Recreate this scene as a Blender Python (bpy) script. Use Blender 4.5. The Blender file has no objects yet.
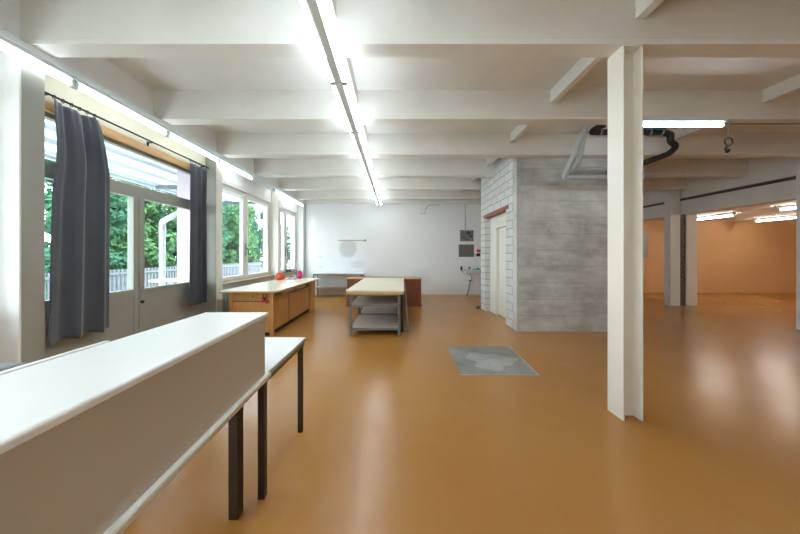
import bpy, bmesh, math, random
from mathutils import Vector, Matrix
random.seed(7)
SC = bpy.context.scene
COL = SC.collection
PI = math.pi

# ------------------------------------------------------------------ render look
SC.view_settings.view_transform = 'Standard'
SC.view_settings.look = 'None'
SC.view_settings.gamma = 1.0
SC.view_settings.use_curve_mapping = False
SC.view_settings.exposure = 1.3
SC.cycles.use_denoising = True
SC.cycles.max_bounces = 10
SC.cycles.diffuse_bounces = 6
SC.cycles.glossy_bounces = 4
SC.cycles.transmission_bounces = 6
SC.cycles.transparent_max_bounces = 10
SC.cycles.sample_clamp_indirect = 6.0
SC.cycles.caustics_reflective = False
SC.cycles.caustics_refractive = False

# ------------------------------------------------------------------ camera (12 mm, level, shifted)
CAMZ = 1.45
cam = bpy.data.cameras.new('camera')
cam.sensor_width = 36.0
cam.lens = 267.0 / 800.0 * 36.0
cam.shift_x = 0.005
cam.shift_y = -0.015
cam.clip_start = 0.05
cam.clip_end = 300
co = bpy.data.objects.new('camera', cam)
COL.objects.link(co)
co.location = (0, 0, CAMZ)
co.rotation_euler = (PI / 2, 0, 0)
SC.camera = co

# ------------------------------------------------------------------ materials
def new_mat(name):
    m = bpy.data.materials.new(name)
    m.use_nodes = True
    nt = m.node_tree
    nt.nodes.clear()
    out = nt.nodes.new('ShaderNodeOutputMaterial')
    b = nt.nodes.new('ShaderNodeBsdfPrincipled')
    nt.links.new(b.outputs[0], out.inputs[0])
    return m, nt, b, out

def N(nt, typ, **kw):
    n = nt.nodes.new(typ)
    for k, v in kw.items():
        setattr(n, k, v)
    return n

def coords(nt, scale=(1, 1, 1), rot=(0, 0, 0)):
    t = N(nt, 'ShaderNodeTexCoord')
    mp = N(nt, 'ShaderNodeMapping')
    mp.inputs['Scale'].default_value = scale
    mp.inputs['Rotation'].default_value = rot
    nt.links.new(t.outputs['Object'], mp.inputs[0])
    return mp.outputs[0]

def noise(nt, vec, scale, detail=4, rough=0.6):
    n = N(nt, 'ShaderNodeTexNoise')
    n.inputs['Scale'].default_value = scale
    n.inputs['Detail'].default_value = detail
    n.inputs['Roughness'].default_value = rough
    nt.links.new(vec, n.inputs['Vector'])
    return n.outputs[0]

def ramp(nt, fac, stops):
    r = N(nt, 'ShaderNodeValToRGB')
    el = r.color_ramp.elements
    while len(el) > 1:
        el.remove(el[-1])
    el[0].position = stops[0][0]
    el[0].color = tuple(stops[0][1]) + (1,)
    for p, c in stops[1:]:
        e = el.new(p)
        e.color = tuple(c) + (1,)
    nt.links.new(fac, r.inputs[0])
    return r.outputs[0]

def mix(nt, fac, a, b, mode='MIX'):
    n = N(nt, 'ShaderNodeMix', data_type='RGBA', blend_type=mode)
    for sock, v in ((n.inputs[0], fac), (n.inputs[6], a), (n.inputs[7], b)):
        if isinstance(v, (int, float)):
            sock.default_value = v
        elif isinstance(v, (tuple, list)):
            sock.default_value = tuple(v) + ((1,) if len(v) == 3 else ())
        else:
            nt.links.new(v, sock)
    return n.outputs[2]

def math_n(nt, op, a, b=0.0, clamp=False):
    n = N(nt, 'ShaderNodeMath', operation=op, use_clamp=clamp)
    for i, v in enumerate((a, b)):
        if isinstance(v, (int, float)):
            n.inputs[i].default_value = v
        else:
            nt.links.new(v, n.inputs[i])
    return n.outputs[0]

def bump(nt, b, h, strength=0.2, dist=0.01):
    n = N(nt, 'ShaderNodeBump')
    n.inputs['Strength'].default_value = strength
    n.inputs['Distance'].default_value = dist
    nt.links.new(h, n.inputs['Height'])
    nt.links.new(n.outputs[0], b.inputs['Normal'])

def plain(name, c, rough=0.5, metal=0.0, var=0.06, scale=3.0, bmp=0.0, spec=None, coat=0.0):
    m, nt, b, o = new_mat(name)
    v = coords(nt)
    n = noise(nt, v, scale, 5)
    lo = tuple(max(0, x * (1 - var)) for x in c)
    hi = tuple(min(1, x * (1 + var)) for x in c)
    nt.links.new(ramp(nt, n, [(0.3, lo), (0.7, hi)]), b.inputs['Base Color'])
    b.inputs['Roughness'].default_value = rough
    b.inputs['Metallic'].default_value = metal
    if spec is not None:
        b.inputs['Specular IOR Level'].default_value = spec
    if coat:
        b.inputs['Coat Weight'].default_value = coat
        b.inputs['Coat Roughness'].default_value = 0.1
    if bmp:
        bump(nt, b, noise(nt, v, scale * 14, 4), bmp, 0.004)
    return m

def emis(name, c, s):
    m, nt, b, o = new_mat(name)
    b.inputs['Base Color'].default_value = (0.9, 0.9, 0.9, 1)
    b.inputs['Emission Color'].default_value = tuple(c) + (1,)
    b.inputs['Emission Strength'].default_value = s
    return m

def wood_mat(name, c1, c2, scale=(1, 1, 1), rough=0.45, wave=6.0):
    m, nt, b, o = new_mat(name)
    v = coords(nt, scale)
    n = noise(nt, v, wave, 6, 0.65)
    n2 = noise(nt, v, wave * 6, 3)
    f = math_n(nt, 'ADD', math_n(nt, 'MULTIPLY', n, 0.75), math_n(nt, 'MULTIPLY', n2, 0.25))
    nt.links.new(ramp(nt, f, [(0.35, c1), (0.65, c2)]), b.inputs['Base Color'])
    b.inputs['Roughness'].default_value = rough
    return m

M = {}
M['white_paint'] = plain('white wall paint', (0.77, 0.765, 0.74), 0.7, var=0.03, scale=1.5, bmp=0.05)
M['beam_paint'] = plain('cream painted beam', (0.79, 0.785, 0.745), 0.65, var=0.05, scale=1.6, bmp=0.08)
M['ceil_paint'] = plain('painted slab', (0.79, 0.79, 0.77), 0.7, var=0.05, scale=1.2, bmp=0.05)
M['col_paint'] = plain('cream gloss column paint', (0.78, 0.745, 0.66), 0.42, var=0.03)
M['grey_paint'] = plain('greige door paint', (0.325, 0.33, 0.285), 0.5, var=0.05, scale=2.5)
M['lintel'] = plain('cream lintel', (0.74, 0.70, 0.56), 0.7, var=0.04)
M['win_white'] = plain('white window frame paint', (0.78, 0.78, 0.75), 0.4, var=0.02)
M['lam_white'] = plain('white laminate', (0.82, 0.84, 0.82), 0.3, var=0.01)
M['lam_face'] = plain('warm grey laminate face', (0.52, 0.475, 0.40), 0.45, var=0.02)
M['edge_light'] = plain('light beige edging', (0.62, 0.57, 0.46), 0.4, var=0.02)
M['edge_grey'] = plain('grey edging', (0.45, 0.41, 0.33), 0.5, var=0.02)
M['lam_cream'] = plain('cream linoleum top', (0.76, 0.68, 0.50), 0.28, var=0.03)
M['dark_brown'] = plain('dark brown steel', (0.03, 0.02, 0.014), 0.4, var=0.1)
M['apron_brown'] = plain('brown table apron', (0.13, 0.085, 0.05), 0.5, var=0.1)
M['bench_wood'] = wood_mat('beech bench wood', (0.50, 0.235, 0.065), (0.60, 0.30, 0.095), (6, 6, 0.8), 0.4, 4)
M['bench_panel'] = wood_mat('oak veneer panel', (0.40, 0.19, 0.055), (0.52, 0.26, 0.08), (5, 5, 0.6), 0.42, 4)
M['edge_wood'] = wood_mat('wood edging', (0.52, 0.32, 0.10), (0.64, 0.42, 0.17), (6, 6, 6), 0.45, 4)
M['shelf_wood'] = wood_mat('worn chipboard', (0.42, 0.33, 0.27), (0.56, 0.46, 0.39), (2, 5, 2), 0.6, 3)
M['sill_wood'] = wood_mat('sill board', (0.50, 0.36, 0.25), (0.62, 0.47, 0.34), (6, 1, 6), 0.45, 3)
M['rail_wood'] = wood_mat('pine rail board', (0.50, 0.27, 0.10), (0.64, 0.38, 0.16), (6, 0.6, 6), 0.5, 4)
M['red_brown'] = wood_mat('red brown veneer', (0.20, 0.06, 0.025), (0.28, 0.095, 0.04), (5, 5, 0.6), 0.4, 4)
M['steel_blue'] = plain('grey slotted steel', (0.19, 0.21, 0.225), 0.45, 0.4, var=0.1, scale=6)
M['steel_grey'] = plain('grey painted steel', (0.36, 0.38, 0.40), 0.45, 0.3, var=0.05)
M['chrome'] = plain('chrome', (0.75, 0.75, 0.75), 0.2, 1.0, var=0.02)
M['black'] = plain('black plastic', (0.015, 0.015, 0.017), 0.45, var=0.1)
M['insul'] = plain('black pipe insulation', (0.018, 0.02, 0.024), 0.6, var=0.2, scale=10)
M['pipe_grey'] = plain('grey pipe', (0.44, 0.475, 0.49), 0.4, var=0.04)
M['blue_tape'] = plain('blue plastic sleeve', (0.08, 0.19, 0.30), 0.5)
M['red'] = plain('red plastic', (0.55, 0.035, 0.03), 0.45)
M['orange_red'] = plain('red orange cloth', (0.72, 0.10, 0.045), 0.7, var=0.15, scale=20)
M['magenta'] = plain('magenta cloth', (0.62, 0.03, 0.20), 0.6, var=0.15, scale=20)
M['paper'] = plain('paper', (0.8, 0.78, 0.74), 0.8)
M['ceramic'] = plain('white ceramic', (0.78, 0.79, 0.78), 0.12, var=0.01)
M['green'] = plain('turquoise plastic', (0.05, 0.45, 0.36), 0.4)
M['lintel_red'] = wood_mat('red brown timber lintel', (0.22, 0.07, 0.045), (0.36, 0.14, 0.09), (4, 1, 8), 0.7, 4)
M['mirror'] = plain('dull mirror glass', (0.28, 0.28, 0.26), 0.12, 0.8, var=0.05)
M['door_cream'] = plain('cream door paint', (0.74, 0.73, 0.66), 0.4, var=0.02)
M['trunk'] = plain('light grey lighting trunk', (0.68, 0.75, 0.77), 0.45, var=0.02)
M['orange_wall'] = plain('orange wall paint', (0.72, 0.45, 0.225), 0.6, var=0.06, scale=0.8)
M['gap_shade'] = plain('dark shade of girder gap', (0.10, 0.105, 0.11), 0.7)
M['blue_white'] = plain('pale grey painted concrete girder', (0.76, 0.78, 0.78), 0.6, var=0.05, scale=2, bmp=0.08)
M['rough_conc'] = plain('rough grey mortar', (0.13, 0.125, 0.115), 0.9, var=0.75, scale=14, bmp=0.9)
M['dark_grey'] = plain('dark grey case', (0.20, 0.21, 0.21), 0.5)
M['radiator'] = plain('grey radiator', (0.45, 0.46, 0.46), 0.4)
M['pinkwhite'] = plain('exterior render', (0.50, 0.42, 0.45), 0.8, var=0.03)
M['ext_white'] = plain('exterior white pipe', (0.62, 0.65, 0.67), 0.4)
M['fence'] = plain('fence grey', (0.11, 0.12, 0.14), 0.6)
M['paving'] = plain('terrace paving', (0.48, 0.48, 0.45), 0.8, var=0.12, scale=3)
M['trunk_bark'] = plain('bark', (0.10, 0.075, 0.05), 0.9, var=0.3, scale=8, bmp=0.5)
M['tube_on'] = emis('lit tube', (0.84, 0.94, 1.0), 11.0)
M['tube_dim'] = emis('lit tube of the window row', (0.84, 0.94, 1.0), 5.0)
M['tube_on_warm'] = emis('lit warm tube', (1.0, 0.92, 0.80), 26.0)
M['tube_off'] = plain('unlit tube', (0.75, 0.76, 0.76), 0.25)

def floor_mat():
    m, nt, b, o = new_mat('ochre screed floor')
    v = coords(nt)
    n = noise(nt, v, 0.55, 6, 0.55)
    n2 = noise(nt, v, 3.0, 6, 0.7)
    c = ramp(nt, n, [(0.3, (0.41, 0.178, 0.032)), (0.5, (0.455, 0.202, 0.042)), (0.72, (0.48, 0.228, 0.062))])
    c = mix(nt, math_n(nt, 'MULTIPLY', n2, 0.22), c, (0.33, 0.17, 0.06))
    # sparse dark specks and pale scuffs
    vo = N(nt, 'ShaderNodeTexVoronoi')
    vo.inputs['Scale'].default_value = 0.9
    nt.links.new(v, vo.inputs['Vector'])
    sp = math_n(nt, 'LESS_THAN', vo.outputs['Distance'], 0.007)
    c = mix(nt, sp, c, (0.06, 0.03, 0.015))
    sc = noise(nt, coords(nt, (1, 0.35, 1), (0, 0, 0.5)), 1.3, 7, 0.7)
    scuff = ramp(nt, sc, [(0.52, (0, 0, 0)), (0.80, (1, 1, 1))])
    c = mix(nt, math_n(nt, 'MULTIPLY', scuff, 0.25), c, (0.44, 0.33, 0.24))
    nt.links.new(c, b.inputs['Base Color'])
    r = math_n(nt, 'ADD', math_n(nt, 'MULTIPLY', n2, 0.14), 0.17)
    nt.links.new(r, b.inputs['Roughness'])
    b.inputs['Specular IOR Level'].default_value = 0.55
    h = noise(nt, coords(nt, (1, 1, 1)), 4.5, 3, 0.5)
    bump(nt, b, h, 0.16, 0.02)
    return m
M['floor'] = floor_mat()

def concrete_mat(name, base, hi, lo, board=True):
    m, nt, b, o = new_mat(name)
    v = coords(nt)
    n = noise(nt, v, 1.5, 9, 0.62)
    st = noise(nt, coords(nt, (0.8, 0.8, 3.5)), 1.8, 7, 0.68)
    f = math_n(nt, 'ADD', math_n(nt, 'MULTIPLY', n, 0.6), math_n(nt, 'MULTIPLY', st, 0.4)) if board else n
    c = ramp(nt, f, [(0.36, lo), (0.5, base), (0.66, hi)])
    if board:
        s = N(nt, 'ShaderNodeSeparateXYZ')
        nt.links.new(coords(nt), s.inputs[0])
        wob = math_n(nt, 'MULTIPLY', noise(nt, v, 1.0, 2), 0.03)
        z = math_n(nt, 'ADD', s.outputs[2], wob)
        fr = math_n(nt, 'FRACT', math_n(nt, 'DIVIDE', z, 0.31))
        ln = math_n(nt, 'LESS_THAN', fr, 0.045)
        c = mix(nt, math_n(nt, 'MULTIPLY', ln, 0.45), c, lo)
        vb = noise(nt, coords(nt, (0.5, 0.5, 2.2)), 1.1, 3, 0.5)
        c = mix(nt, ramp(nt, vb, [(0.5, (0, 0, 0)), (0.75, (0.5, 0.5, 0.5))]), c, hi)
        vo = N(nt, 'ShaderNodeTexVoronoi')
        vo.inputs['Scale'].default_value = 3.2
        nt.links.new(v, vo.inputs['Vector'])
        pit = math_n(nt, 'LESS_THAN', vo.outputs['Distance'], 0.05)
        c = mix(nt, math_n(nt, 'MULTIPLY', pit, 0.6), c, (0.10, 0.10, 0.095))
    nt.links.new(c, b.inputs['Base Color'])
    b.inputs['Roughness'].default_value = 0.8
    bump(nt, b, f, 0.2, 0.015)
    return m
M['concrete'] = concrete_mat('board marked concrete', (0.50, 0.505, 0.47), (0.74, 0.745, 0.71), (0.29, 0.29, 0.27))
M['conc_edge'] = concrete_mat('pale concrete edge', (0.50, 0.51, 0.50), (0.60, 0.61, 0.60), (0.36, 0.37, 0.36), False)
M['conc_patch'] = concrete_mat('grey concrete patch', (0.25, 0.25, 0.225), (0.35, 0.345, 0.32), (0.18, 0.18, 0.16), False)
M['conc_light'] = concrete_mat('light mortar', (0.36, 0.36, 0.33), (0.46, 0.455, 0.42), (0.27, 0.27, 0.245), False)

def block_mat():
    m, nt, b, o = new_mat('white washed block masonry')
    t = N(nt, 'ShaderNodeTexCoord')
    s = N(nt, 'ShaderNodeSeparateXYZ')
    nt.links.new(t.outputs['Object'], s.inputs[0])
    cb = N(nt, 'ShaderNodeCombineXYZ')
    nt.links.new(math_n(nt, 'ADD', s.outputs[1], s.outputs[0]), cb.inputs[0])
    nt.links.new(s.outputs[2], cb.inputs[1])
    br = N(nt, 'ShaderNodeTexBrick')
    br.inputs['Scale'].default_value = 1.0
    br.inputs['Brick Width'].default_value = 0.40
    br.inputs['Row Height'].default_value = 0.165
    br.inputs['Mortar Size'].default_value = 0.009
    br.inputs['Mortar Smooth'].default_value = 0.2
    br.inputs['Color1'].default_value = (0.66, 0.68, 0.68, 1)
    br.inputs['Color2'].default_value = (0.57, 0.59, 0.59, 1)
    br.inputs['Mortar'].default_value = (0.24, 0.25, 0.26, 1)
    nt.links.new(cb.outputs[0], br.inputs['Vector'])
    n = noise(nt, t.outputs['Object'], 6, 6, 0.7)
    c = mix(nt, math_n(nt, 'MULTIPLY', n, 0.35), br.outputs['Color'], (0.50, 0.50, 0.48))
    nt.links.new(c, b.inputs['Base Color'])
    b.inputs['Roughness'].default_value = 0.85
    h = math_n(nt, 'SUBTRACT', math_n(nt, 'MULTIPLY', n, 0.3), br.outputs['Fac'])
    bump(nt, b, h, 0.5, 0.012)
    return m
M['block'] = block_mat()

def backwall_mat():
    # white paint with the grey smudges left under an old shelf rail (fixed places on the wall)
    m, nt, b, o = new_mat('white wall with grey smudges')
    t = N(nt, 'ShaderNodeTexCoord')
    v = t.outputs['Object']
    n = noise(nt, v, 1.2, 5)
    c = ramp(nt, n, [(0.3, (0.83, 0.85, 0.865)), (0.7, (0.87, 0.885, 0.895))])
    nz = noise(nt, v, 3.0, 5, 0.6)
    s = N(nt, 'ShaderNodeSeparateXYZ')
    nt.links.new(v, s.inputs[0])
    def blob(cx, cz, rx, rz, amt):
        dx = math_n(nt, 'POWER', math_n(nt, 'ABSOLUTE', math_n(nt, 'DIVIDE', math_n(nt, 'SUBTRACT', s.outputs[0], cx), rx)), 2.4)
        dz = math_n(nt, 'POWER', math_n(nt, 'ABSOLUTE', math_n(nt, 'DIVIDE', math_n(nt, 'SUBTRACT', s.outputs[2], cz), rz)), 2.4)
        d = math_n(nt, 'ADD', math_n(nt, 'ADD', dx, dz), math_n(nt, 'MULTIPLY', nz, 0.9))
        f = math_n(nt, 'SUBTRACT', 2.0, d, True)
        return math_n(nt, 'MULTIPLY', f, amt, True)
    for cx, cz, rx, rz, amt in ((-1.72, 1.68, 0.30, 0.29, 0.42), (-1.36, 1.12, 0.24, 0.13, 0.20), (-2.72, 1.38, 0.12, 0.018, 0.4),
                                (-2.70, 1.02, 0.10, 0.018, 0.4), (-2.62, 1.10, 0.5, 0.4, 0.06), (0.85, 0.62, 0.35, 0.3, 0.10)):
        c = mix(nt, blob(cx, cz, rx, rz, amt), c, (0.36, 0.37, 0.38))
    nt.links.new(c, b.inputs['Base Color'])
    b.inputs['Roughness'].default_value = 0.75
    return m
M['back_wall'] = backwall_mat()

def fabric_mat():
    m, nt, b, o = new_mat('slate grey curtain cloth')
    v = coords(nt)
    n = noise(nt, v, 260, 2)
    n2 = noise(nt, v, 2.5, 4)
    f = math_n(nt, 'ADD', math_n(nt, 'MULTIPLY', n, 0.4), math_n(nt, 'MULTIPLY', n2, 0.6))
    nt.links.new(ramp(nt, f, [(0.3, (0.048, 0.058, 0.078)), (0.7, (0.074, 0.087, 0.114))]), b.inputs['Base Color'])
    b.inputs['Roughness'].default_value = 0.7
    b.inputs['Sheen Weight'].default_value = 0.35
    b.inputs['Sheen Roughness'].default_value = 0.5
    return m
M['fabric'] = fabric_mat()

def glass_mat():
    m = bpy.data.materials.new('window glass')
    m.use_nodes = True
    nt = m.node_tree
    nt.nodes.clear()
    out = N(nt, 'ShaderNodeOutputMaterial')
    tr = N(nt, 'ShaderNodeBsdfTransparent')
    tr.inputs[0].default_value = (0.93, 0.96, 0.95, 1)
    gl = N(nt, 'ShaderNodeBsdfGlossy')
    gl.inputs['Roughness'].default_value = 0.02
    fr = N(nt, 'ShaderNodeFresnel')
    fr.inputs[0].default_value = 1.45
    mx = N(nt, 'ShaderNodeMixShader')
    ge = N(nt, 'ShaderNodeNewGeometry')
    front = math_n(nt, 'SUBTRACT', 1.0, ge.outputs['Backfacing'])
    nt.links.new(math_n(nt, 'MULTIPLY', fr.outputs[0], front), mx.inputs[0])
    nt.links.new(tr.outputs[0], mx.inputs[1])
    nt.links.new(gl.outputs[0], mx.inputs[2])
    nt.links.new(mx.outputs[0], out.inputs[0])
    return m
M['glass'] = glass_mat()

def translucent_mat(name, c, f=0.6):
    m = bpy.data.materials.new(name)
    m.use_nodes = True
    nt = m.node_tree
    nt.nodes.clear()
    out = N(nt, 'ShaderNodeOutputMaterial')
    d = N(nt, 'ShaderNodeBsdfDiffuse')
    t = N(nt, 'ShaderNodeBsdfTranslucent')
    v = coords(nt)
    col = ramp(nt, noise(nt, v, 1.7, 5), [(0.3, tuple(x * 0.8 for x in c)), (0.7, tuple(min(1, x * 1.15) for x in c))])
    nt.links.new(col, d.inputs[0])
    nt.links.new(col, t.inputs[0])
    mx = N(nt, 'ShaderNodeMixShader')
    mx.inputs[0].default_value = f
    nt.links.new(d.outputs[0], mx.inputs[1])
    nt.links.new(t.outputs[0], mx.inputs[2])
    nt.links.new(mx.outputs[0], out.inputs[0])
    return m
M['canopy'] = translucent_mat('milky corrugated sheet', (0.66, 0.69, 0.71), 0.7)
M['leaf'] = translucent_mat('green leaves', (0.07, 0.175, 0.10), 0.35)
M['leaf_dark'] = translucent_mat('deep green leaves', (0.055, 0.15, 0.10), 0.35)
M['leaf_light'] = translucent_mat('light green leaves', (0.11, 0.23, 0.10), 0.35)

# ------------------------------------------------------------------ mesh builder
ORG = {}
class MB:
    def __init__(s):
        s.bm = bmesh.new()
    def box(s, x0, x1, y0, y1, z0, z1, bev=0.0, rotz=0.0, seg=2):
        t = bmesh.new()
        bmesh.ops.create_cube(t, size=1.0)
        cx, cy, cz = (x0 + x1) / 2, (y0 + y1) / 2, (z0 + z1) / 2
        for v in t.verts:
            v.co = Vector((v.co.x * abs(x1 - x0), v.co.y * abs(y1 - y0), v.co.z * abs(z1 - z0)))
        if bev:
            bmesh.ops.bevel(t, geom=list(t.edges), offset=bev, segments=seg, profile=0.5, affect='EDGES')
        R = Matrix.Rotation(rotz, 3, 'Z')
        for v in t.verts:
            v.co = R @ v.co + Vector((cx, cy, cz))
        s._merge(t)
        return s
    def _merge(s, t):
        vm = {v: s.bm.verts.new(v.co) for v in t.verts}
        for f in t.faces:
            try:
                nf = s.bm.faces.new([vm[v] for v in f.verts])
                nf.smooth = f.smooth
            except ValueError:
                pass
        t.free()
    def cyl(s, a, b, r, r2=None, seg=12, smooth=True, caps=True):
        a, b = Vector(a), Vector(b)
        d = b - a
        q = d.to_track_quat('Z', 'Y').to_matrix()
        r2 = r if r2 is None else r2
        ra, rb = [], []
        for i in range(seg):
            t = 2 * PI * i / seg
            o = Vector((math.cos(t), math.sin(t), 0))
            ra.append(s.bm.verts.new(a + q @ (o * r)))
            rb.append(s.bm.verts.new(b + q @ (o * r2)))
        for i in range(seg):
            f = s.bm.faces.new((ra[i], ra[(i + 1) % seg], rb[(i + 1) % seg], rb[i]))
            f.smooth = smooth
        if caps:
            s.bm.faces.new(list(reversed(ra)))
            s.bm.faces.new(rb)
        return s
    def path(s, pts, r, seg=10, fillet=0.0):
        P = [Vector(p) for p in pts]
        if fillet:
            Q = [P[0]]
            for i in range(1, len(P) - 1):
                a, p, b = P[i - 1], P[i], P[i + 1]
                d1, d2 = (a - p), (b - p)
                k = min(fillet, d1.length * 0.45, d2.length * 0.45)
                s1, s2 = p + d1.normalized() * k, p + d2.normalized() * k
                for j in range(7):
                    t = j / 6
                    Q.append(s1 * (1 - t) ** 2 + p * 2 * t * (1 - t) + s2 * t * t)
            Q.append(P[-1])
            P = Q
        rings = []
        up = None
        for i, p in enumerate(P):
            d = (P[min(i + 1, len(P) - 1)] - P[max(i - 1, 0)]).normalized()
            if up is None:
                up = Vector((0, 0, 1)) if abs(d.z) < 0.9 else Vector((1, 0, 0))
            u = (up - d * up.dot(d)).normalized()
            w = d.cross(u)
            up = u
            rings.append([s.bm.verts.new(p + (u * math.cos(2 * PI * k / seg) + w * math.sin(2 * PI * k / seg)) * r) for k in range(seg)])
        for a, b in zip(rings, rings[1:]):
            for k in range(seg):
                f = s.bm.faces.new((a[k], a[(k + 1) % seg], b[(k + 1) % seg], b[k]))
                f.smooth = True
        s.bm.faces.new(list(reversed(rings[0])))
        s.bm.faces.new(rings[-1])
        return s
    def prism(s, poly, axis, a, b):
        # poly: 2D points in the plane normal to axis; extruded from a to b
        def P(u, v, w):
            return {'x': (w, u, v), 'y': (u, w, v), 'z': (u, v, w)}[axis]
        A = [s.bm.verts.new(P(u, v, a)) for u, v in poly]
        B = [s.bm.verts.new(P(u, v, b)) for u, v in poly]
        n = len(poly)
        for i in range(n):
            s.bm.faces.new((A[i], A[(i + 1) % n], B[(i + 1) % n], B[i]))
        s.bm.faces.new(list(reversed(A)))
        s.bm.faces.new(B)
        return s
    def lathe(s, prof, c, seg=20):
        c = Vector(c)
        rings = []
        for r, z in prof:
            rings.append([s.bm.verts.new(c + Vector((r * math.cos(2 * PI * k / seg), r * math.sin(2 * PI * k / seg), z))) for k in range(seg)])
        for a, b in zip(rings, rings[1:]):
            for k in range(seg):
                f = s.bm.faces.new((a[k], a[(k + 1) % seg], b[(k + 1) % seg], b[k]))
                f.smooth = True
        s.bm.faces.new(list(reversed(rings[0])))
        s.bm.faces.new(rings[-1])
        return s
    def blob(s, c, r, amp=0.2, seed=0, sub=3):
        t = bmesh.new()
        bmesh.ops.create_icosphere(t, subdivisions=sub, radius=1.0)
        rnd = random.Random(seed)
        ph = [rnd.uniform(0, 6) for _ in range(6)]
        for v in t.verts:
            n = v.co.normalized()
            k = 1 + amp * (math.sin(3 * n.x + ph[0]) * math.sin(4 * n.y + ph[1]) + 0.5 * math.sin(7 * n.z + ph[2]) * math.sin(6 * n.x + ph[3]))
            z = n.z * r[2] * k
            v.co = Vector((c[0] + n.x * r[0] * k, c[1] + n.y * r[1] * k, max(c[2] + z, c[2] - r[2] * 0.8)))
        for f in t.faces:
            f.smooth = True
        s._merge(t)
        return s
    def build(s, name, mat, parent=None, org=None):
        bm = s.bm
        bmesh.ops.recalc_face_normals(bm, faces=bm.faces)
        if parent is not None:
            o0 = ORG[parent.name]
        elif org is not None:
            o0 = Vector(org)
        else:
            xs = [v.co.x for v in bm.verts]; ys = [v.co.y for v in bm.verts]; zs = [v.co.z for v in bm.verts]
            o0 = Vector(((min(xs) + max(xs)) / 2, (min(ys) + max(ys)) / 2, min(zs)))
        for v in bm.verts:
            v.co -= o0
        me = bpy.data.meshes.new(name)
        bm.to_mesh(me)
        bm.free()
        me.materials.append(M[mat] if isinstance(mat, str) else mat)
        ob = bpy.data.objects.new(name, me)
        COL.objects.link(ob)
        if parent is not None:
            ob.parent = parent
        else:
            ob.location = o0
        ORG[ob.name] = o0
        return ob

def tag(o, label, cat, group=None):
    o['label'] = label
    o['category'] = cat
    if group:
        o['group'] = group
    return o

def thing(name, label, cat, org, group=None):
    o = bpy.data.objects.new(name, None)
    o.empty_display_size = 0.1
    COL.objects.link(o)
    o.location = org
    ORG[o.name] = Vector(org)
    return tag(o, label, cat, group)

def copy_tree(root, loc, label=None):
    r = root.copy()
    COL.objects.link(r)
    r.location = loc
    if label:
        r['label'] = label
    for ch in list(root.children):
        c = ch.copy()
        COL.objects.link(c)
        c.parent = r
        for g in list(ch.children):
            d = g.copy()
            COL.objects.link(d)
            d.parent = c
    return r

def struct(o):
    o['kind'] = 'structure'
    return o

ORDN = ['nearest', 'second', 'third', 'fourth', 'fifth', 'sixth', 'seventh', 'eighth', 'ninth', 'tenth']

# ------------------------------------------------------------------ key planes
Y1, DY = 2.332, 1.283            # front of the nearest beam in view, beam spacing
BT = 0.147                       # beam thickness
ZB, ZC = 3.284, 3.68             # beam soffit, slab soffit
XL, XW = -3.29, -3.58            # inner face of the window side, glass plane
XR = 8.11                        # girder line on the right
YB = 9.56                        # back wall
YN = -3.2                        # wall behind the viewpoint
def by(i): return Y1 + DY * i

# ------------------------------------------------------------------ shell
struct(MB().box(-3.75, 16.2, YN - 0.2, 10.3, -0.2, 0).build('floor', 'floor', org=(0, 0, 0)))
struct(MB().box(-3.75, XR, YN - 0.2, YB + 0.25, ZC, ZC + 0.25).build('ceiling', 'ceil_paint', org=(0, 0, ZC)))
struct(MB().box(8.46, 16.2, YN - 0.2, 10.3, 2.72, 3.93).build('ceiling', 'ceil_paint', org=(12, 3, 2.72)))
struct(MB().box(-3.75, 7.9, YB, YB + 0.72, 0, ZC).build('wall_back', 'back_wall', org=(0, YB, 0)))
struct(MB().box(7.9, 16.2, 10.08, 10.28, 0, 3.93).build('wall_back_right', 'orange_wall', org=(12, 10.08, 0)))
struct(MB().box(-3.75, 16.2, YN - 0.2, YN, 0, ZC).build('wall_front', 'white_paint', org=(0, YN, 0)))
struct(MB().box(16.0, 16.2, YN, 10.08, 0, 2.72).build('wall_right', 'orange_wall', org=(16, 3, 0)))
struct(MB().box(7.9, 16.0, 10.06, 10.08, 0, 0.06).build('baseboard_back', 'edge_wood', org=(12, 10.07, 0)))
struct(MB().box(2.4, 7.85, YB - 0.012, YB, 0, 0.05).box(-3.2, 2.4, YB - 0.012, YB, 0, 0.05).build('baseboard_left', 'lintel', org=(0, YB, 0)))

# window side: girder over everything, lintels, parapets
struct(MB().box(-3.72, XL, YN, YB, ZB, ZC).build('trim_1', 'ceil_paint', org=(-3.5, 3, ZB)))
bays = [(by(-4) + 0.165, by(-2)), (by(-2) + 0.165, by(0)), (by(0) + 0.165, by(2)), (by(2) + 0.165, by(4)), (by(4) + 0.165, 9.42)]
n = 2
for k, (a, b) in enumerate(bays):
    lz = 2.97 if k == 2 else 2.91
    struct(MB().box(-3.72, -3.49, a, b, lz, ZB).build('trim_%d' % n, 'lintel' if k == 2 else 'white_paint', org=(-3.6, (a + b) / 2, lz)))
    n += 1
    if k != 2:
        struct(MB().box(-3.72, -3.50, a, b, 0, 0.86).build('wall_left', 'white_paint', org=(-3.6, (a + b) / 2, 0)))

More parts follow.
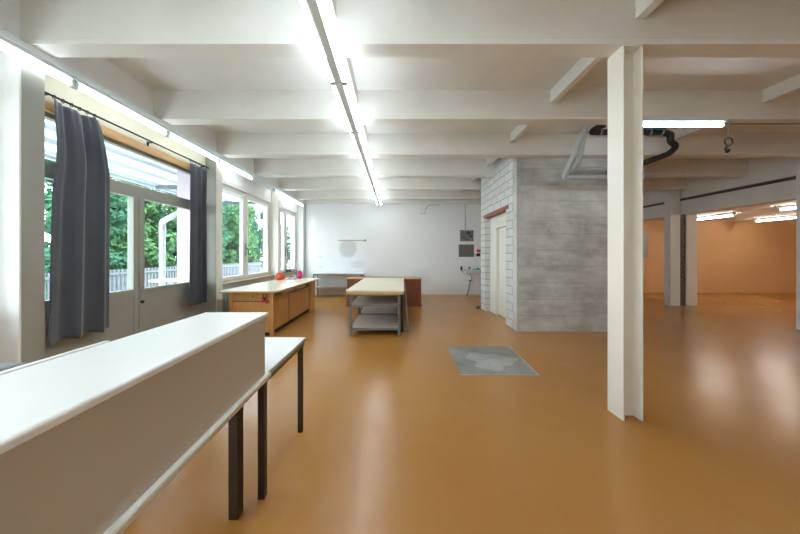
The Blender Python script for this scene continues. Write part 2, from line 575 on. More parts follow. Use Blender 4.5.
# ------------------------------------------------------------------ wall columns on the window side
cl = ['white painted wall column left of the dark curtain at the frame edge',
      'pale wall column behind the far narrow curtain',
      'white wall column between the two far windows',
      'white wall column in the far left corner']
for j, i in enumerate((0, 2, 4)):
    y = by(i)
    c = tag(MB().box(-3.72, XL, y, y + 0.165, 0, ZB, 0.006).build('wall_column', 'col_paint' if j else 'white_paint'), cl[j], 'column')
    if j == 0:
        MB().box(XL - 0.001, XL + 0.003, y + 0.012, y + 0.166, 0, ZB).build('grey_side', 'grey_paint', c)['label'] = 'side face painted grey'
    if j == 1:
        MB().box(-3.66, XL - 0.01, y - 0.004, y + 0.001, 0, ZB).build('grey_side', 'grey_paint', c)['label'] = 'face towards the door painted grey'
tag(MB().box(-3.72, XL + 0.02, 9.42, YB, 0, ZB, 0.004).build('wall_column', 'white_paint'), cl[3], 'column')
for i in (-2,):
    y = by(i)
    struct(MB().box(-3.72, XL, y, y + 0.165, 0, ZB).build('trim_%d' % n, 'white_paint'))
    n += 1

# ------------------------------------------------------------------ beams and joists
def beam(x0, x1, y, label):
    t = 0.012
    poly = [(y, ZC), (y + 0.004, ZB + 0.05), (y - t, ZB + 0.035), (y - t, ZB), (y + BT, ZB), (y + BT, ZC)]
    o = MB().prism(poly, 'x', x0, x1).build('ceiling_beam', 'beam_paint')
    return tag(o, label, 'beam')
bl = {0: 'nearest cream concrete ceiling beam, resting on the free-standing steel column',
      1: 'second cream ceiling beam from the viewer, with a strip light under its right end',
      2: 'third cream ceiling beam, just in front of the grey concrete shaft',
      4: 'fifth cream ceiling beam, just beyond the block shaft',
      5: 'farthest cream ceiling beam, closest to the white back wall'}
for i in range(0, 6):
    y = by(i)
    if i == 3:
        beam(XL, 2.285, y, 'fourth cream ceiling beam, ending against the painted block wall')
        beam(4.36, XR, y, 'cream ceiling beam behind the dark bent pipe, right of the shaft')
    else:
        beam(XL, XR, y, bl[i])
tag(MB().box(XL + 0.02, 7.86, YB - 0.14, YB, ZB, ZC, 0.006).build('ceiling_beam', 'beam_paint'), 'shaded edge beam built against the top of the white back wall', 'beam')
for i in (-1, -2, -3):
    y = by(i)
    struct(MB().prism([(y, ZC), (y, ZB), (y + BT, ZB), (y + BT, ZC)], 'x', XL, XR).build('trim_%d' % n, 'beam_paint'))
    n += 1
jn = {(2.13, 0): 'cream ceiling joist between the first two beams, above the steel column',
      (2.13, 1): 'cream ceiling joist between the second and third beams, near the shaft corner',
      (2.13, 2): 'cream ceiling joist between third and fourth beams beside the block wall',
      (2.13, 3): 'short far ceiling joist above the far end of the block wall',
      (5.0, 0): 'pale ceiling joist at the right edge above the strip light',
      (5.0, 1): 'pale ceiling joist between second and third beams near the dark pipe'}
for x in (-0.56, 2.13, 5.0):
    for i in range(-1, 5):
        a, b = by(i) + BT, by(i + 1)
        o = MB().box(x - 0.04, x + 0.04, a, b, ZC - 0.17, ZC, 0.004).build('ceiling_joist', 'beam_paint')
        if (x, i) in jn:
            tag(o, jn[(x, i)], 'joist')
        elif x == -0.56 and i >= 0:
            tag(o, 'cream ceiling joist above the double strip light, %s bay from the viewer' % ORDN[i].replace('nearest', 'first'), 'joist')
        else:
            tag(o, 'cream ceiling joist outside or at the edge of view', 'joist', 'ceiling joists hardly in view')

# ------------------------------------------------------------------ free-standing steel column
t = thing('steel_column', 'free-standing cream steel H-section column in the middle of the floor', 'column', (2.07, Y1 + 0.085, 0))
MB().box(1.983, 1.996, Y1 - 0.004, Y1 + 0.172, 0.0, ZB, 0.002).build('flange', 'col_paint', t)
MB().box(2.144, 2.157, Y1 - 0.004, Y1 + 0.172, 0.0, ZB, 0.002).build('flange', 'col_paint', t)
MB().box(1.994, 2.146, Y1 + 0.08, Y1 + 0.09, 0.0, ZB).build('web', 'col_paint', t)
MB().box(1.996, 2.144, Y1 - 0.002, Y1 + 0.17, ZB - 0.012, ZB).build('cap_plate', 'col_paint', t)

# ------------------------------------------------------------------ concrete / block shaft
SX, SY, SF = 2.293, 5.06, 7.2
struct(MB().box(SX, 4.34, SY, SY + 0.17, 0, ZC).build('wall_shaft_front', 'concrete', org=(0, SY, 0)))
struct(MB().box(SX - 0.004, SX + 0.03, SY - 0.002, SY + 0.172, 0, ZB - 0.002).build('trim_%d' % n, 'conc_edge', org=(0, SY, 0))); n += 1
m = MB()
m.box(SX, SX + 0.2, SY + 0.17, 5.57, 0, 2.42)
m.box(SX, SX + 0.2, 6.88, SF, 0, 2.42)
m.box(SX, SX + 0.2, SY + 0.17, SF, 2.42, ZC)
struct(m.build('wall_shaft_left', 'block', org=(SX, SY, 0)))
struct(MB().box(SX + 0.2, 4.34, SF - 0.17, SF, 0, ZC).build('wall_shaft_rear', 'block', org=(SX, SF, 0)))
struct(MB().box(4.17, 4.34, SY + 0.17, SF - 0.17, 0, ZC).build('wall_shaft_right', 'concrete', org=(4.2, SF, 0)))
tag(MB().box(SX - 0.008, SX + 0.19, 5.43, 6.98, 2.395, 2.475, 0.006).build('door_lintel', 'lintel_red'),
    'red-brown timber lintel over the cream door in the block wall', 'lintel')
d = MB()
d.box(SX + 0.135, SX + 0.2, 5.57, 5.66, 0, 2.395)
d.box(SX + 0.135, SX + 0.2, 6.46, 6.88, 0, 2.395)
d.box(SX + 0.135, SX + 0.2, 5.66, 6.46, 2.10, 2.395)
dr = struct(d.build('door_2', 'door_cream', org=(SX + 0.2, 6.2, 0)))
MB().box(SX + 0.20, SX + 0.24, 5.66, 6.46, 0.01, 2.10, 0.004).build('door_leaf', 'door_cream', dr)
MB().cyl((SX + 0.20, 5.75, 1.02), (SX + 0.13, 5.75, 1.02), 0.011).cyl((SX + 0.135, 5.745, 1.02), (SX + 0.135, 5.87, 1.02), 0.01).build('door_handle', 'steel_grey', dr)
tag(MB().lathe([(0.05, 0), (0.055, 0.02), (0.04, 0.06), (0.02, 0.075)], (SX - 0.07, SF + 0.05, 0)).build('door_stop', 'black'),
    'small black lump on the floor at the far corner of the block wall', 'door stop')

# ------------------------------------------------------------------ right hand girder line
YF = 7.6
g1 = tag(MB().box(8.115, 8.455, YN, 10.05, 3.065, 3.9).build('girder', 'blue_white'), 'upper pale grey concrete girder along the right side room', 'girder')
tag(MB().box(8.18, 8.44, YN, 10.05, 2.99, 3.065).build('gap_shade_strip', 'gap_shade'), 'dark strip as the shade in the gap between the two right girders', 'strip')  # solid strip coloured dark for the shade in the girder gap
tag(MB().box(8.13, 8.45, YN, 10.05, 2.60, 2.99).build('girder', 'blue_white'), 'lower pale grey girder under the dark gap on the right', 'girder')
tag(MB().box(7.83, 8.11, YF + 0.015, YF + 0.2, 0, ZC, 0.01).build('concrete_column', 'blue_white'),
    'pale concrete column in the right background, left of the rough dark joint', 'column')
tag(MB().box(8.11, 8.27, YF + 0.03, YF + 0.18, 0, 2.6).build('mortar_joint', 'rough_conc'),
    'rough dark mortar strip between two pale columns', 'joint')
tag(MB().box(8.27, 8.58, YF, YF + 0.2, 0, 2.60, 0.01).build('concrete_column', 'white_paint'),
    'white half column right of the rough dark joint', 'column')
tag(MB().box(7.83, 8.11, 5.06, 5.23, 0, ZC, 0.01).build('concrete_column', 'blue_white'),
    'pale column cut off by the right edge of the photo', 'column')
t = thing('wall_cabinet', 'grey wall cabinet on the orange wall beside the steel column', 'cabinet', (9.2, 10.0, 1.35))
MB().box(8.95, 9.37, 9.93, 10.06, 1.35, 2.33, 0.004).build('body', 'steel_grey', t)
MB().box(8.97, 9.35, 9.922, 9.93, 1.37, 2.31).build('door', 'steel_grey', t)

# ------------------------------------------------------------------ lighting
def module_single(y0, y1, lit, label, x=-3.235, grp=None):
    t = thing('strip_light', label, 'strip light', (x, y0, ZB), grp)
    zt = CAMZ + 1.70
    m = MB().box(x - 0.05, x + 0.05, y0, y1, ZB - 0.055, ZB, 0.004)
    m.box(x - 0.032, x + 0.032, y0, y1, ZB - 0.085, ZB - 0.055, 0.003)
    m.build('housing', 'trunk', t)
    MB().cyl((x, y0 + 0.03, zt), (x, y1 - 0.03, zt), 0.017, seg=10).build('tube', 'tube_dim' if lit else 'tube_off', t)
    for yy in (y0 + 0.004, y1 - 0.03):
        MB().box(x - 0.018, x + 0.018, yy, yy + 0.026, zt - 0.022, ZB - 0.08).build('lamp_holder', 'trunk', t)
    return t
ys = [-1.69, -0.6, 0.49, 1.58, 2.68, 3.77, 4.86, 6.0, 7.12, 8.2, 9.30]
for k in range(len(ys) - 1):
    lit = k != 7
    if k < 2:
        module_single(ys[k], ys[k + 1], True, 'strip light of the window row continuing behind the viewpoint', grp='strip lights behind the viewpoint')
    elif not lit:
        module_single(ys[k], ys[k + 1], False, 'only unlit strip light in the row along the windows')
    else:
        module_single(ys[k], ys[k + 1], True, 'lit strip light along the windows, %s in that row from the viewer' % ORDN[k - 2])

def module_double(y0, y1, label, grp=None, xc=-0.575):
    t = thing('double_strip_light', label, 'strip light', (xc, y0, ZB), grp)
    zt = CAMZ + 1.742
    MB().box(xc - 0.036, xc + 0.036, y0, y1, ZB - 0.105, ZB, 0.004).build('housing', 'trunk', t)
    for x in (xc - 0.068, xc + 0.068):
        MB().cyl((x, y0 + 0.03, zt), (x, y1 - 0.03, zt), 0.0165, seg=10).build('tube', 'tube_on', t)
        for yy in (y0 + 0.004, y1 - 0.028):
            xa, xb = (x - 0.015, xc - 0.036) if x < xc else (xc + 0.036, x + 0.015)
            MB().box(xa, xb, yy, yy + 0.022, zt - 0.018, zt + 0.018).build('lamp_holder', 'steel_grey', t)
    return t
yd = [-1.64, -0.56, 0.53, 1.61, 2.69, 3.77, 4.86, 5.94, 7.03, 8.11, 9.2]
for k in range(len(yd) - 1):
    if k < 3:
        module_double(yd[k], yd[k + 1], 'double strip light of the middle row continuing behind the viewpoint', 'strip lights behind the viewpoint')
    else:
        module_double(yd[k], yd[k + 1], 'double strip light under the middle of the beams, %s in that row from the viewer' % ORDN[k - 3])

for y in (-2.9, -1.8, -0.7):  # unseen row added to brighten the shaft front, girder and right columns
    module_double(y, y + 1.08, 'added unseen double strip light brightening the right side from behind the viewpoint', 'added fill strip lights behind the viewpoint on the right', 4.3)

def strip_light(x0, x1, y0, y1, z, label, tube='tube_on', grp=None):
    t = thing('strip_light', label, 'strip light', ((x0 + x1) / 2, (y0 + y1) / 2, z), grp)
    if abs(x1 - x0) > abs(y1 - y0):
        yc = (y0 + y1) / 2
        MB().box(x0, x1, y0, y1, z - 0.05, z, 0.004).build('housing', 'trunk', t)
        a, b = (x0 + 0.03, yc, z - 0.09), (x1 - 0.03, yc, z - 0.09)
        hs = [(x0, x0 + 0.03, yc - 0.015, yc + 0.015), (x1 - 0.03, x1, yc - 0.015, yc + 0.015)]
    else:
        xc = (x0 + x1) / 2
        MB().box(x0, x1, y0, y1, z - 0.05, z, 0.004).build('housing', 'trunk', t)
        a, b = (xc, y0 + 0.03, z - 0.09), (xc, y1 - 0.03, z - 0.09)
        hs = [(xc - 0.015, xc + 0.015, y0, y0 + 0.03), (xc - 0.015, xc + 0.015, y1 - 0.03, y1)]
    MB().cyl(a, b, 0.018, seg=10).build('tube', tube, t)
    for h in hs:
        MB().box(h[0], h[1], h[2], h[3], z - 0.11, z - 0.045).build('lamp_holder', 'trunk', t)
    return t
strip_light(3.2, 4.42, by(1) - 0.062, by(1) + 0.018, ZB, 'white strip light mounted along the second beam, right of the steel column')
strip_light(10.03, 10.13, 7.95, 9.0, 2.72, 'strip light on the low ceiling beside the pale double column', 'tube_on_warm')
strip_light(12.6, 12.7, 8.2, 9.4, 2.72, 'strip light on the low ceiling nearest the orange wall at right', 'tube_on_warm')
strip_light(10.0, 10.1, 5.9, 7.0, 2.72, 'strip light at the right edge of the photo under the low ceiling', 'tube_on_warm')
for k, (x, y) in enumerate(((10.05, 3.4), (10.05, 1.0), (12.65, 5.6), (12.65, 3.0))):
    strip_light(x - 0.05, x + 0.05, y, y + 1.15, 2.72, 'strip light of the side room beyond the right frame edge', 'tube_on_warm', 'side room strip lights out of view')

# cable and hanging hook at the end of the strip light
tag(MB().path([(4.43, by(1) + 0.05, ZB - 0.02), (4.62, by(1) + 0.05, ZB - 0.035), (5.6, by(1) + 0.05, ZB - 0.03), (7.8, by(1) + 0.05, ZB - 0.03)], 0.009, 8).build('cable_conduit', 'dark_grey'),
    'dark cable running right from the strip light under the second beam', 'cable')
hk = thing('hanging_hook', 'black hook on a cord hanging from the strip light end at right', 'hook', (4.56, 3.66, ZB))
MB().cyl((4.56, 3.66, ZB), (4.56, 3.66, 3.06), 0.006).build('cord', 'dark_grey', hk)
ring = []
for k in range(15):
    a = PI / 2 + 2 * PI * k / 14
    ring.append((4.56 + 0.055 * math.cos(a), 3.66, 3.005 + 0.055 * math.sin(a)))
MB().path(ring, 0.007, 6).build('ring', 'black', hk)
MB().path([(4.55, 3.66, 2.95), (4.52, 3.66, 2.92), (4.525, 3.66, 2.87), (4.55, 3.66, 2.86), (4.57, 3.66, 2.90)], 0.014, 8, 0.02).build('hook', 'black', hk)

# ------------------------------------------------------------------ pipes at the shaft
tag(MB().path([(3.02, 4.12, 3.6), (3.0, 4.22, 3.50), (3.0, 4.76, 2.834), (4.55, 4.76, 2.834)], 0.048, 12, 0.05).build('grey_pipe', 'pipe_grey'),
    'outer light grey pipe bent down in front of the concrete shaft', 'pipe')
tag(MB().path([(3.20, 4.46, 3.64), (3.2, 4.5, 3.60), (3.23, 4.70, 3.10), (3.23, 4.85, 3.01), (4.52, 4.85, 3.01)], 0.036, 12, 0.05).build('grey_pipe', 'pipe_grey'),
    'inner light grey pipe, shorter and higher than the outer bent one', 'pipe')
dp = thing('insulated_pipe', 'black insulated pipe with a hooked bend under the beams right of the steel column', 'pipe', (4.0, 4.6, 3.5))
MB().path([(3.44, 4.40, 3.60), (3.38, 4.50, 3.59), (3.36, 4.6, 3.565), (4.60, 4.6, 3.565), (4.74, 4.6, 3.53), (4.72, 4.6, 3.41), (4.85, 4.61, 3.33), (4.74, 4.62, 3.21), (4.45, 4.66, 3.10), (3.9, 4.70, 2.93)], 0.048, 12, 0.09).build('insulation', 'insul', dp)
MB().cyl((4.28, 4.575, 3.62), (4.60, 4.575, 3.62), 0.035).build('sleeve', 'blue_tape', dp)
for x in (3.50, 4.35, 4.55):
    MB().cyl((x, 4.6, 3.565), (x + 0.03, 4.6, 3.565), 0.056).build('pipe_clip', 'steel_grey', dp)

# ------------------------------------------------------------------ windows
FX0, FX1 = -3.63, -3.55
def make_window(num, a, b, handle=True):
    z0, z1 = 0.86, 2.91
    fw = 0.06
    mid = (a + b) / 2
    m = MB()
    m.box(FX0, FX1, a, a + fw, z0, z1, 0.004).box(FX0, FX1, b - fw, b, z0, z1, 0.004)
    m.box(FX0, FX1, a + fw, b - fw, z0, z0 + fw, 0.004).box(FX0, FX1, a + fw, b - fw, z1 - fw, z1, 0.004)
    m.box(FX0, FX1, mid - 0.035, mid + 0.035, z0 + fw, z1 - fw, 0.004)
    w = struct(m.build('window_%d' % num, 'win_white', org=(-3.58, mid, z0)))
    for s0, s1 in ((a + fw, mid - 0.035), (mid + 0.035, b - fw)):
        c = MB()
        sw = 0.075
        xa, xb = FX0 + 0.02, FX1 + 0.025
        c.box(xa, xb, s0 + .002, s0 + sw, z0 + fw, z1 - fw, 0.005).box(xa, xb, s1 - sw, s1 - .002, z0 + fw, z1 - fw, 0.005)
        c.box(xa, xb, s0 + sw, s1 - sw, z0 + fw, z0 + fw + sw, 0.005).box(xa, xb, s0 + sw, s1 - sw, z1 - fw - sw, z1 - fw, 0.005)
        cs = c.build('casement', 'win_white', w)
        MB().box(-3.592, -3.586, s0 + sw - 0.01, s1 - sw + 0.01, z0 + fw + sw - 0.01, z1 - fw - sw + 0.01).build('pane', 'glass', cs)
    if handle:
        MB().box(-3.56, -3.40, a, b, z0, z0 + 0.035, 0.006).build('window_sill', 'sill_wood', w)
        MB().box(-3.525, -3.505, mid - 0.03, mid + 0.012, 1.42, 1.72, 0.004).build('handle_plate', 'steel_grey', w)
        MB().path([(-3.51, mid - 0.01, 1.60), (-3.46, mid - 0.01, 1.60), (-3.455, mid - 0.01, 1.48)], 0.011, 8, 0.02).build('window_handle', 'black', w)
    return w
make_window(2, *bays[3])
make_window(3, *bays[4])
make_window(4, *bays[1], handle=False)
make_window(5, *bays[0], handle=False)

# ------------------------------------------------------------------ glazed double door (nearest bay)
a, b = bays[2]
m = MB()
m.box(FX0, FX1, a, a + 0.05, 0, 2.93).box(FX0, FX1, b - 0.10, b, 0, 2.93)
m.box(FX0, FX1, a + 0.05, b - 0.10, 2.26, 2.40, 0.004).box(FX0, FX1, a + 0.05, b - 0.10, 2.855, 2.93, 0.004)
m.box(-3.62, -3.50, a, b, 2.925, 2.97)
D = struct(m.build('door_1', 'grey_paint', org=(-3.58, (a + b) / 2, 0)))
MB().box(-3.592, -3.586, a + 0.04, b - 0.09, 2.39, 2.865).build('transom_pane', 'glass', D)
ms = 3.672
def leaf(y0, y1, g0, g1):
    c = MB()
    xa, xb = -3.62, -3.535
    c.box(xa, xb, y0, g0, 0.015, 2.258, 0.004).box(xa, xb, g1, y1, 0.015, 2.258, 0.004)
    c.box(xa, xb, g0, g1, 2.235, 2.258).box(xa + 0.01, xb - 0.004, g0, g1, 0.015, 0.965)
    c.box(xa, xb, g0, g1, 0.93, 0.985, 0.004)
    l = c.build('door_leaf', 'grey_paint', D)
    MB().box(-3.592, -3.586, g0 - 0.008, g1 + 0.008, 0.975, 2.243).build('pane', 'glass', l)
    return l
leaf(a + 0.05, ms - 0.004, a + 0.13, ms - 0.075)
L2 = leaf(ms + 0.004, b - 0.10, ms + 0.085, b - 0.15)
MB().box(-3.538, -3.526, ms + 0.02, ms + 0.06, 0.86, 1.06, 0.003).cyl((-3.53, ms + 0.04, 0.975), (-3.47, ms + 0.04, 0.975), 0.011).cyl((-3.475, ms + 0.035, 0.975), (-3.475, ms + 0.17, 0.975), 0.011).build('door_handle', 'steel_grey', L2)
MB().cyl((-3.535, ms + 0.04, 0.80), (-3.515, ms + 0.04, 0.80), 0.022).build('lock', 'black', L2)

# curtain rail board and rod
cr = thing('curtain_rail', 'pine board and black curtain rod above the glazed double door', 'curtain rail', (-3.48, 3.7, 2.9))
MB().box(-3.50, -3.465, a + 0.01, b - 0.01, 2.885, 2.975, 0.004).build('rail_board', 'rail_wood', cr)
MB().cyl((-3.42, a + 0.02, 3.035), (-3.42, b - 0.02, 3.035), 0.011, seg=10).build('rod', 'black', cr)
for yy in (2.62, 3.75, 4.78):
    MB().box(-3.49, -3.42, yy - 0.008, yy + 0.008, 3.02, 3.036).box(-3.49, -3.482, yy - 0.015, yy + 0.015, 2.98, 3.045).build('bracket', 'black', cr)

def curtain(y_top, y_bot, ztop, zbot, label, folds, seed, bul=0.0):
    rnd = random.Random(seed)
    t = thing('curtain', label, 'curtain', (-3.42, (y_top[0] + y_top[1]) / 2, zbot))
    nu, nv = 96, 40
    bm = bmesh.new()
    ph = [rnd.uniform(0, 6.28) for _ in range(4)]
    grid = []
    for j in range(nv + 1):
        v = j / nv                       # 0 top 1 bottom
        row = []
        for i in range(nu + 1):
            u = i / nu
            e0 = y_top[0] + (y_bot[0] - y_top[0]) * v + bul * math.exp(-((v - 0.2) / 0.13) ** 2)
            e1 = y_top[1] + (y_bot[1] - y_top[1]) * min(1, v * 4) ** 0.7
            # three gathered pleats at the head spread into soft folds
            g = u
            amp = 0.016 + 0.018 * v + 0.016 * u
            fold = math.sin(2 * PI * folds * u + ph[0] + 0.5 * math.sin(2.2 * v + ph[1])) + 0.35 * math.sin(2 * PI * (folds * 2.3) * u + ph[2]) * (1 - 0.7 * v)
            head = 0.4 * math.sin(2 * PI * folds * 3 * u) * math.exp(-v * 16)
            x = -3.412 + amp * (fold + head) * 0.8
            y = e0 + (e1 - e0) * g + 0.012 * math.cos(2 * PI * folds * u + ph[0]) * v
            z = ztop + (zbot - ztop) * v + (0.012 * math.sin(2 * PI * folds * u + ph[3]) * v) - (0.02 * math.sin(PI * u) if j == 0 else 0)
            row.append(bm.verts.new((x, y, z)))
        grid.append(row)
    for j in range(nv):
        for i in range(nu):
            f = bm.faces.new((grid[j][i], grid[j][i + 1], grid[j + 1][i + 1], grid[j + 1][i]))
            f.smooth = True
    mb = MB()
    mb.bm.free()
    mb.bm = bm
    o = mb.build('cloth', 'fabric', t)
    sm = o.modifiers.new('thickness', 'SOLIDIFY')
    sm.thickness = 0.004
    k = 6
    for q in range(k):
        yy = y_top[0] + (y_top[1] - y_top[0]) * (q + 0.3) / k
        pts = [(-3.42 + 0.016 * math.cos(w * 2 * PI / 10), yy, 3.030 + 0.020 * math.sin(w * 2 * PI / 10)) for w in range(11)]
        MB().path(pts, 0.004, 6).build('ring', 'black', t)
    return t
curtain((2.650, 3.08), (2.600, 3.20), 3.0, 0.57, 'wide dark grey curtain at the near end of the door rail', 2.6, 3, 0.03)
curtain((4.42, 4.80), (4.40, 4.78), 3.0, 0.60, 'narrow dark grey curtain at the far end of the door rail', 3.0, 11)

# ------------------------------------------------------------------ radiator below window 2
t = thing('radiator', 'grey radiator under the window behind the wooden workbench', 'radiator', (-3.42, 5.9, 0.12))
m = MB()
for k in range(22):
    y = 5.12 + k * 0.075
    m.box(-3.47, -3.37, y, y + 0.045, 0.14, 0.72, 0.012)
m.build('fins', 'radiator', t)
MB().box(-3.48, -3.36, 5.1, 6.79, 0.70, 0.74, 0.006).box(-3.45, -3.39, 5.1, 6.79, 0.10, 0.15, 0.006).build('header', 'radiator', t)

# ------------------------------------------------------------------ foreground tables and counter box
def fg_table(x0, x1, y0, y1, z, legs, label, apron, skew=0.0):
    t = thing('work_table', label, 'table', ((x0 + x1) / 2, (y0 + y1) / 2, 0))
    xs = x1 + (y1 - y0) * skew
    tp = MB().prism([(x0, y0), (xs, y0), (x1, y1), (x0, y1)], 'z', z - 0.025, z).build('table_top', 'lam_white', t)
    MB().prism([(x0 - 0.003, y0 + 0.002), (xs + 0.004, y0 + 0.002), (x1 + 0.004, y1 + 0.003), (x0 - 0.003, y1 + 0.003)], 'z', z - 0.024, z - 0.004).build('edge_band', 'edge_light' if skew else 'edge_grey', tp)
    if apron:
        MB().box(x1 - 0.045, x1 - 0.010, y0 + 0.03, y1 - 0.01, z - 0.065, z - 0.026).box(x0 + 0.03, x1 - 0.045, y1 - 0.045, y1 - 0.01, z - 0.065, z - 0.026).build('apron', 'apron_brown', t)
    for lx, ly, w in legs:
        MB().box(lx - w / 2, lx + w / 2, ly - w / 2, ly + w / 2, 0, z - 0.026, 0.004).build('leg', 'dark_brown', t)
    return t
fg_table(-1.62, -0.752, 1.565, 2.225, 0.765, [(-0.785, 2.195, 0.036), (-0.80, 1.60, 0.04), (-1.58, 2.19, 0.036), (-1.58, 1.60, 0.04)],
         'white topped table with dark brown legs beyond the long box', True)
fg_table(-1.62, -0.734, -0.35, 1.56, 0.765, [(-0.89, 1.485, 0.055), (-1.56, 1.485, 0.055), (-0.89, -0.27, 0.055), (-1.56, -0.27, 0.055)],
         'near white table carrying the long white counter box', False, 0.0376)
bx = thing('counter_box', 'long white laminate counter box lying on the near table', 'counter', (-0.92, 0.8, 0.766))
def skew(pts):  # the box stands about two degrees off the table edge
    return pts
fe = lambda y: -0.734 + (1.54 - y) * 0.0376
be = lambda y: -1.098 + (1.54 - y) * 0.012
z0, z1 = 0.7665, 1.121
ya, yb = 0.02, 1.54
MB().prism([(be(ya), ya), (fe(ya) - 0.018, ya), (fe(yb) - 0.018, yb - 0.008), (be(yb), yb - 0.008)], 'z', z0, z1 - 0.022).build('body', 'lam_face', bx)
m = MB()
m.prism([(be(ya), ya - 0.005), (fe(ya), ya - 0.005), (fe(yb), yb), (be(yb), yb)], 'z', z1 - 0.021, z1)
bmesh.ops.bevel(m.bm, geom=[e for e in m.bm.edges if abs(e.verts[0].co.z - e.verts[1].co.z) < 1e-4 and e.verts[0].co.z > z1 - 0.005], offset=0.008, segments=4, profile=0.5, affect='EDGES')
for f in m.bm.faces: f.smooth = False
m.build('top_panel', 'lam_white', bx)
MB().prism([(be(0.1) - 0.03, 0.1), (be(0.1) - 0.002, 0.1), (be(1.02) - 0.002, 1.02), (be(1.02) - 0.018, 1.02)], 'z', z0, z1 + 0.002).build('back_panel', 'lam_white', bx)
t = thing('storage_case', 'dark grey case corner behind the white counter box at the left edge', 'case', (-1.38, 0.78, 0.766))
MB().box(-1.53, -1.215, 0.62, 0.875, 0.766, 1.075, 0.01).build('body', 'dark_grey', t)
MB().box(-1.535, -1.21, 0.615, 0.88, 1.075, 1.10, 0.008).build('lid', 'dark_grey', t)

# ------------------------------------------------------------------ wooden workbench by the windows
WT = 0.82
t = thing('workbench', 'long beech workbench with cream top beside the windows', 'workbench', (-2.6, 6.0, 0))
m = MB()
m.prism([(-3.09, 4.66), (-2.14, 4.66), (-2.075, 4.73), (-2.075, 7.3), (-3.09, 7.3)], 'z', WT - 0.008, WT)
tp = m.build('top', 'lam_cream', t)
MB().prism([(-3.095, 4.655), (-2.137, 4.655), (-2.07, 4.728), (-2.07, 7.305), (-3.095, 7.305)], 'z', WT - 0.032, WT - 0.008).build('edge_band', 'edge_wood', tp)
MB().box(-2.97, -2.20, 4.78, 7.18, 0.10, WT - 0.033).build('carcass', 'apron_brown', t)  # dark carcass colour puts shadow into the seams between the panels
MB().box(-2.93, -2.27, 4.83, 7.13, 0.0, 0.10).build('plinth', 'black', t)
# end panel toward the viewer: stiles, rails and drawer-like split
MB().box(-2.25, -2.19, 4.752, 4.82, 0.0, WT - 0.033, 0.003).build('end_stile', 'bench_wood', t)
MB().box(-2.98, -2.92, 4.752, 4.82, 0.0, WT - 0.033, 0.003).build('end_stile', 'bench_wood', t)
MB().box(-2.918, -2.252, 4.762, 4.782, 0.632, WT - 0.036, 0.003).build('end_panel', 'bench_wood', t)
MB().box(-2.918, -2.252, 4.762, 4.782, 0.07, 0.612, 0.003).build('end_panel', 'bench_wood', t)
MB().cyl((-2.55, 4.757, 0.715), (-2.55, 4.765, 0.715), 0.012).build('keyhole', 'black', t)
# long side toward the room
MB().box(-2.205, -2.182, 4.835, 5.42, 0.11, 0.69, 0.003).build('side_door', 'bench_panel', t)
MB().box(-2.205, -2.182, 5.46, 6.71, 0.11, 0.66, 0.003).build('side_door', 'bench_panel', t)
MB().box(-2.21, -2.196, 5.25, 6.95, 0.70, 0.765).build('drawer_gap_shade', 'black', t)  # black strip painted as the shade in the drawer recess
dw = MB().box(-2.20, -2.168, 5.10, 5.75, 0.695, 0.75, 0.003).build('drawer', 'bench_wood', t)
MB().box(-2.168, -2.160, 5.18, 5.64, 0.705, 0.735).build('grip', 'edge_grey', dw)
dw = MB().box(-2.20, -2.168, 5.80, 6.40, 0.69, 0.745, 0.003).build('drawer', 'bench_wood', t)
MB().box(-2.168, -2.160, 5.88, 6.32, 0.70, 0.73).build('grip', 'edge_grey', dw)
MB().box(-2.205, -2.176, 6.74, 7.19, 0.0, WT - 0.033, 0.003).build('side_panel', 'bench_wood', t)
# key bunch on the end panel
k = thing('key_bunch', 'bunch of red tags hanging on the near end of the workbench', 'keys', (-2.33, 4.74, 0.60))
MB().cyl((-2.33, 4.752, 0.755), (-2.33, 4.735, 0.755), 0.008).build('hook', 'steel_grey', k)
pts = [(-2.33 + 0.035 * math.cos(w * PI / 6), 4.742, 0.722 + 0.035 * math.sin(w * PI / 6)) for w in range(13)]
MB().path(pts, 0.007, 6).build('key_ring', 'black', k)
MB().box(-2.385, -2.352, 4.735, 4.748, 0.60, 0.70, 0.004).build('tag', 'red', k)
MB().box(-2.315, -2.285, 4.735, 4.748, 0.585, 0.69, 0.004).build('tag', 'red', k)
MB().box(-2.348, -2.322, 4.737, 4.746, 0.62, 0.70, 0.004).build('key', 'black', k)

tag(MB().blob((-2.92, 6.72, WT + 0.082), (0.105, 0.10, 0.10), 0.2, 2).build('cloth_bundle', 'orange_red'),
    'crumpled red-orange cloth bundle on the far end of the workbench', 'cloth')
tag(MB().blob((-2.56, 7.12, WT + 0.09), (0.062, 0.06, 0.11), 0.18, 5).build('cloth_bundle', 'magenta'),
    'small upright magenta bundle at the far end of the workbench', 'cloth')
m = MB()
for q in range(3):
    m.box(-2.79 + 0.02 * q, -2.60 + 0.01 * q, 6.78 + 0.02 * q, 7.0 + 0.01 * q, WT + 0.001 + q * 0.022, WT + 0.022 + q * 0.022, 0.002, 0.15 * q)
tag(m.build('paper_stack', 'paper'), 'loose pile of white papers between the red and magenta bundles', 'papers')
tag(MB().box(-2.75, -2.63, 6.88, 6.92, WT + 0.0675, WT + 0.083, 0.004, 0.3).build('marker_pen', 'black'), 'short black pen lying on the pile of papers', 'pen')

# dark kit lying on the sill of the far window
t = thing('tool_tray', 'dark grey tray on the sill of the farthest window', 'tray', (-3.38, 8.3, 0.896))
MB().box(-3.53, -3.41, 7.75, 9.2, 0.896, 0.93, 0.004).build('tray', 'dark_grey', t)
MB().box(-3.50, -3.42, 8.5, 8.75, 0.93, 0.99, 0.01).build('clamp', 'black', t)

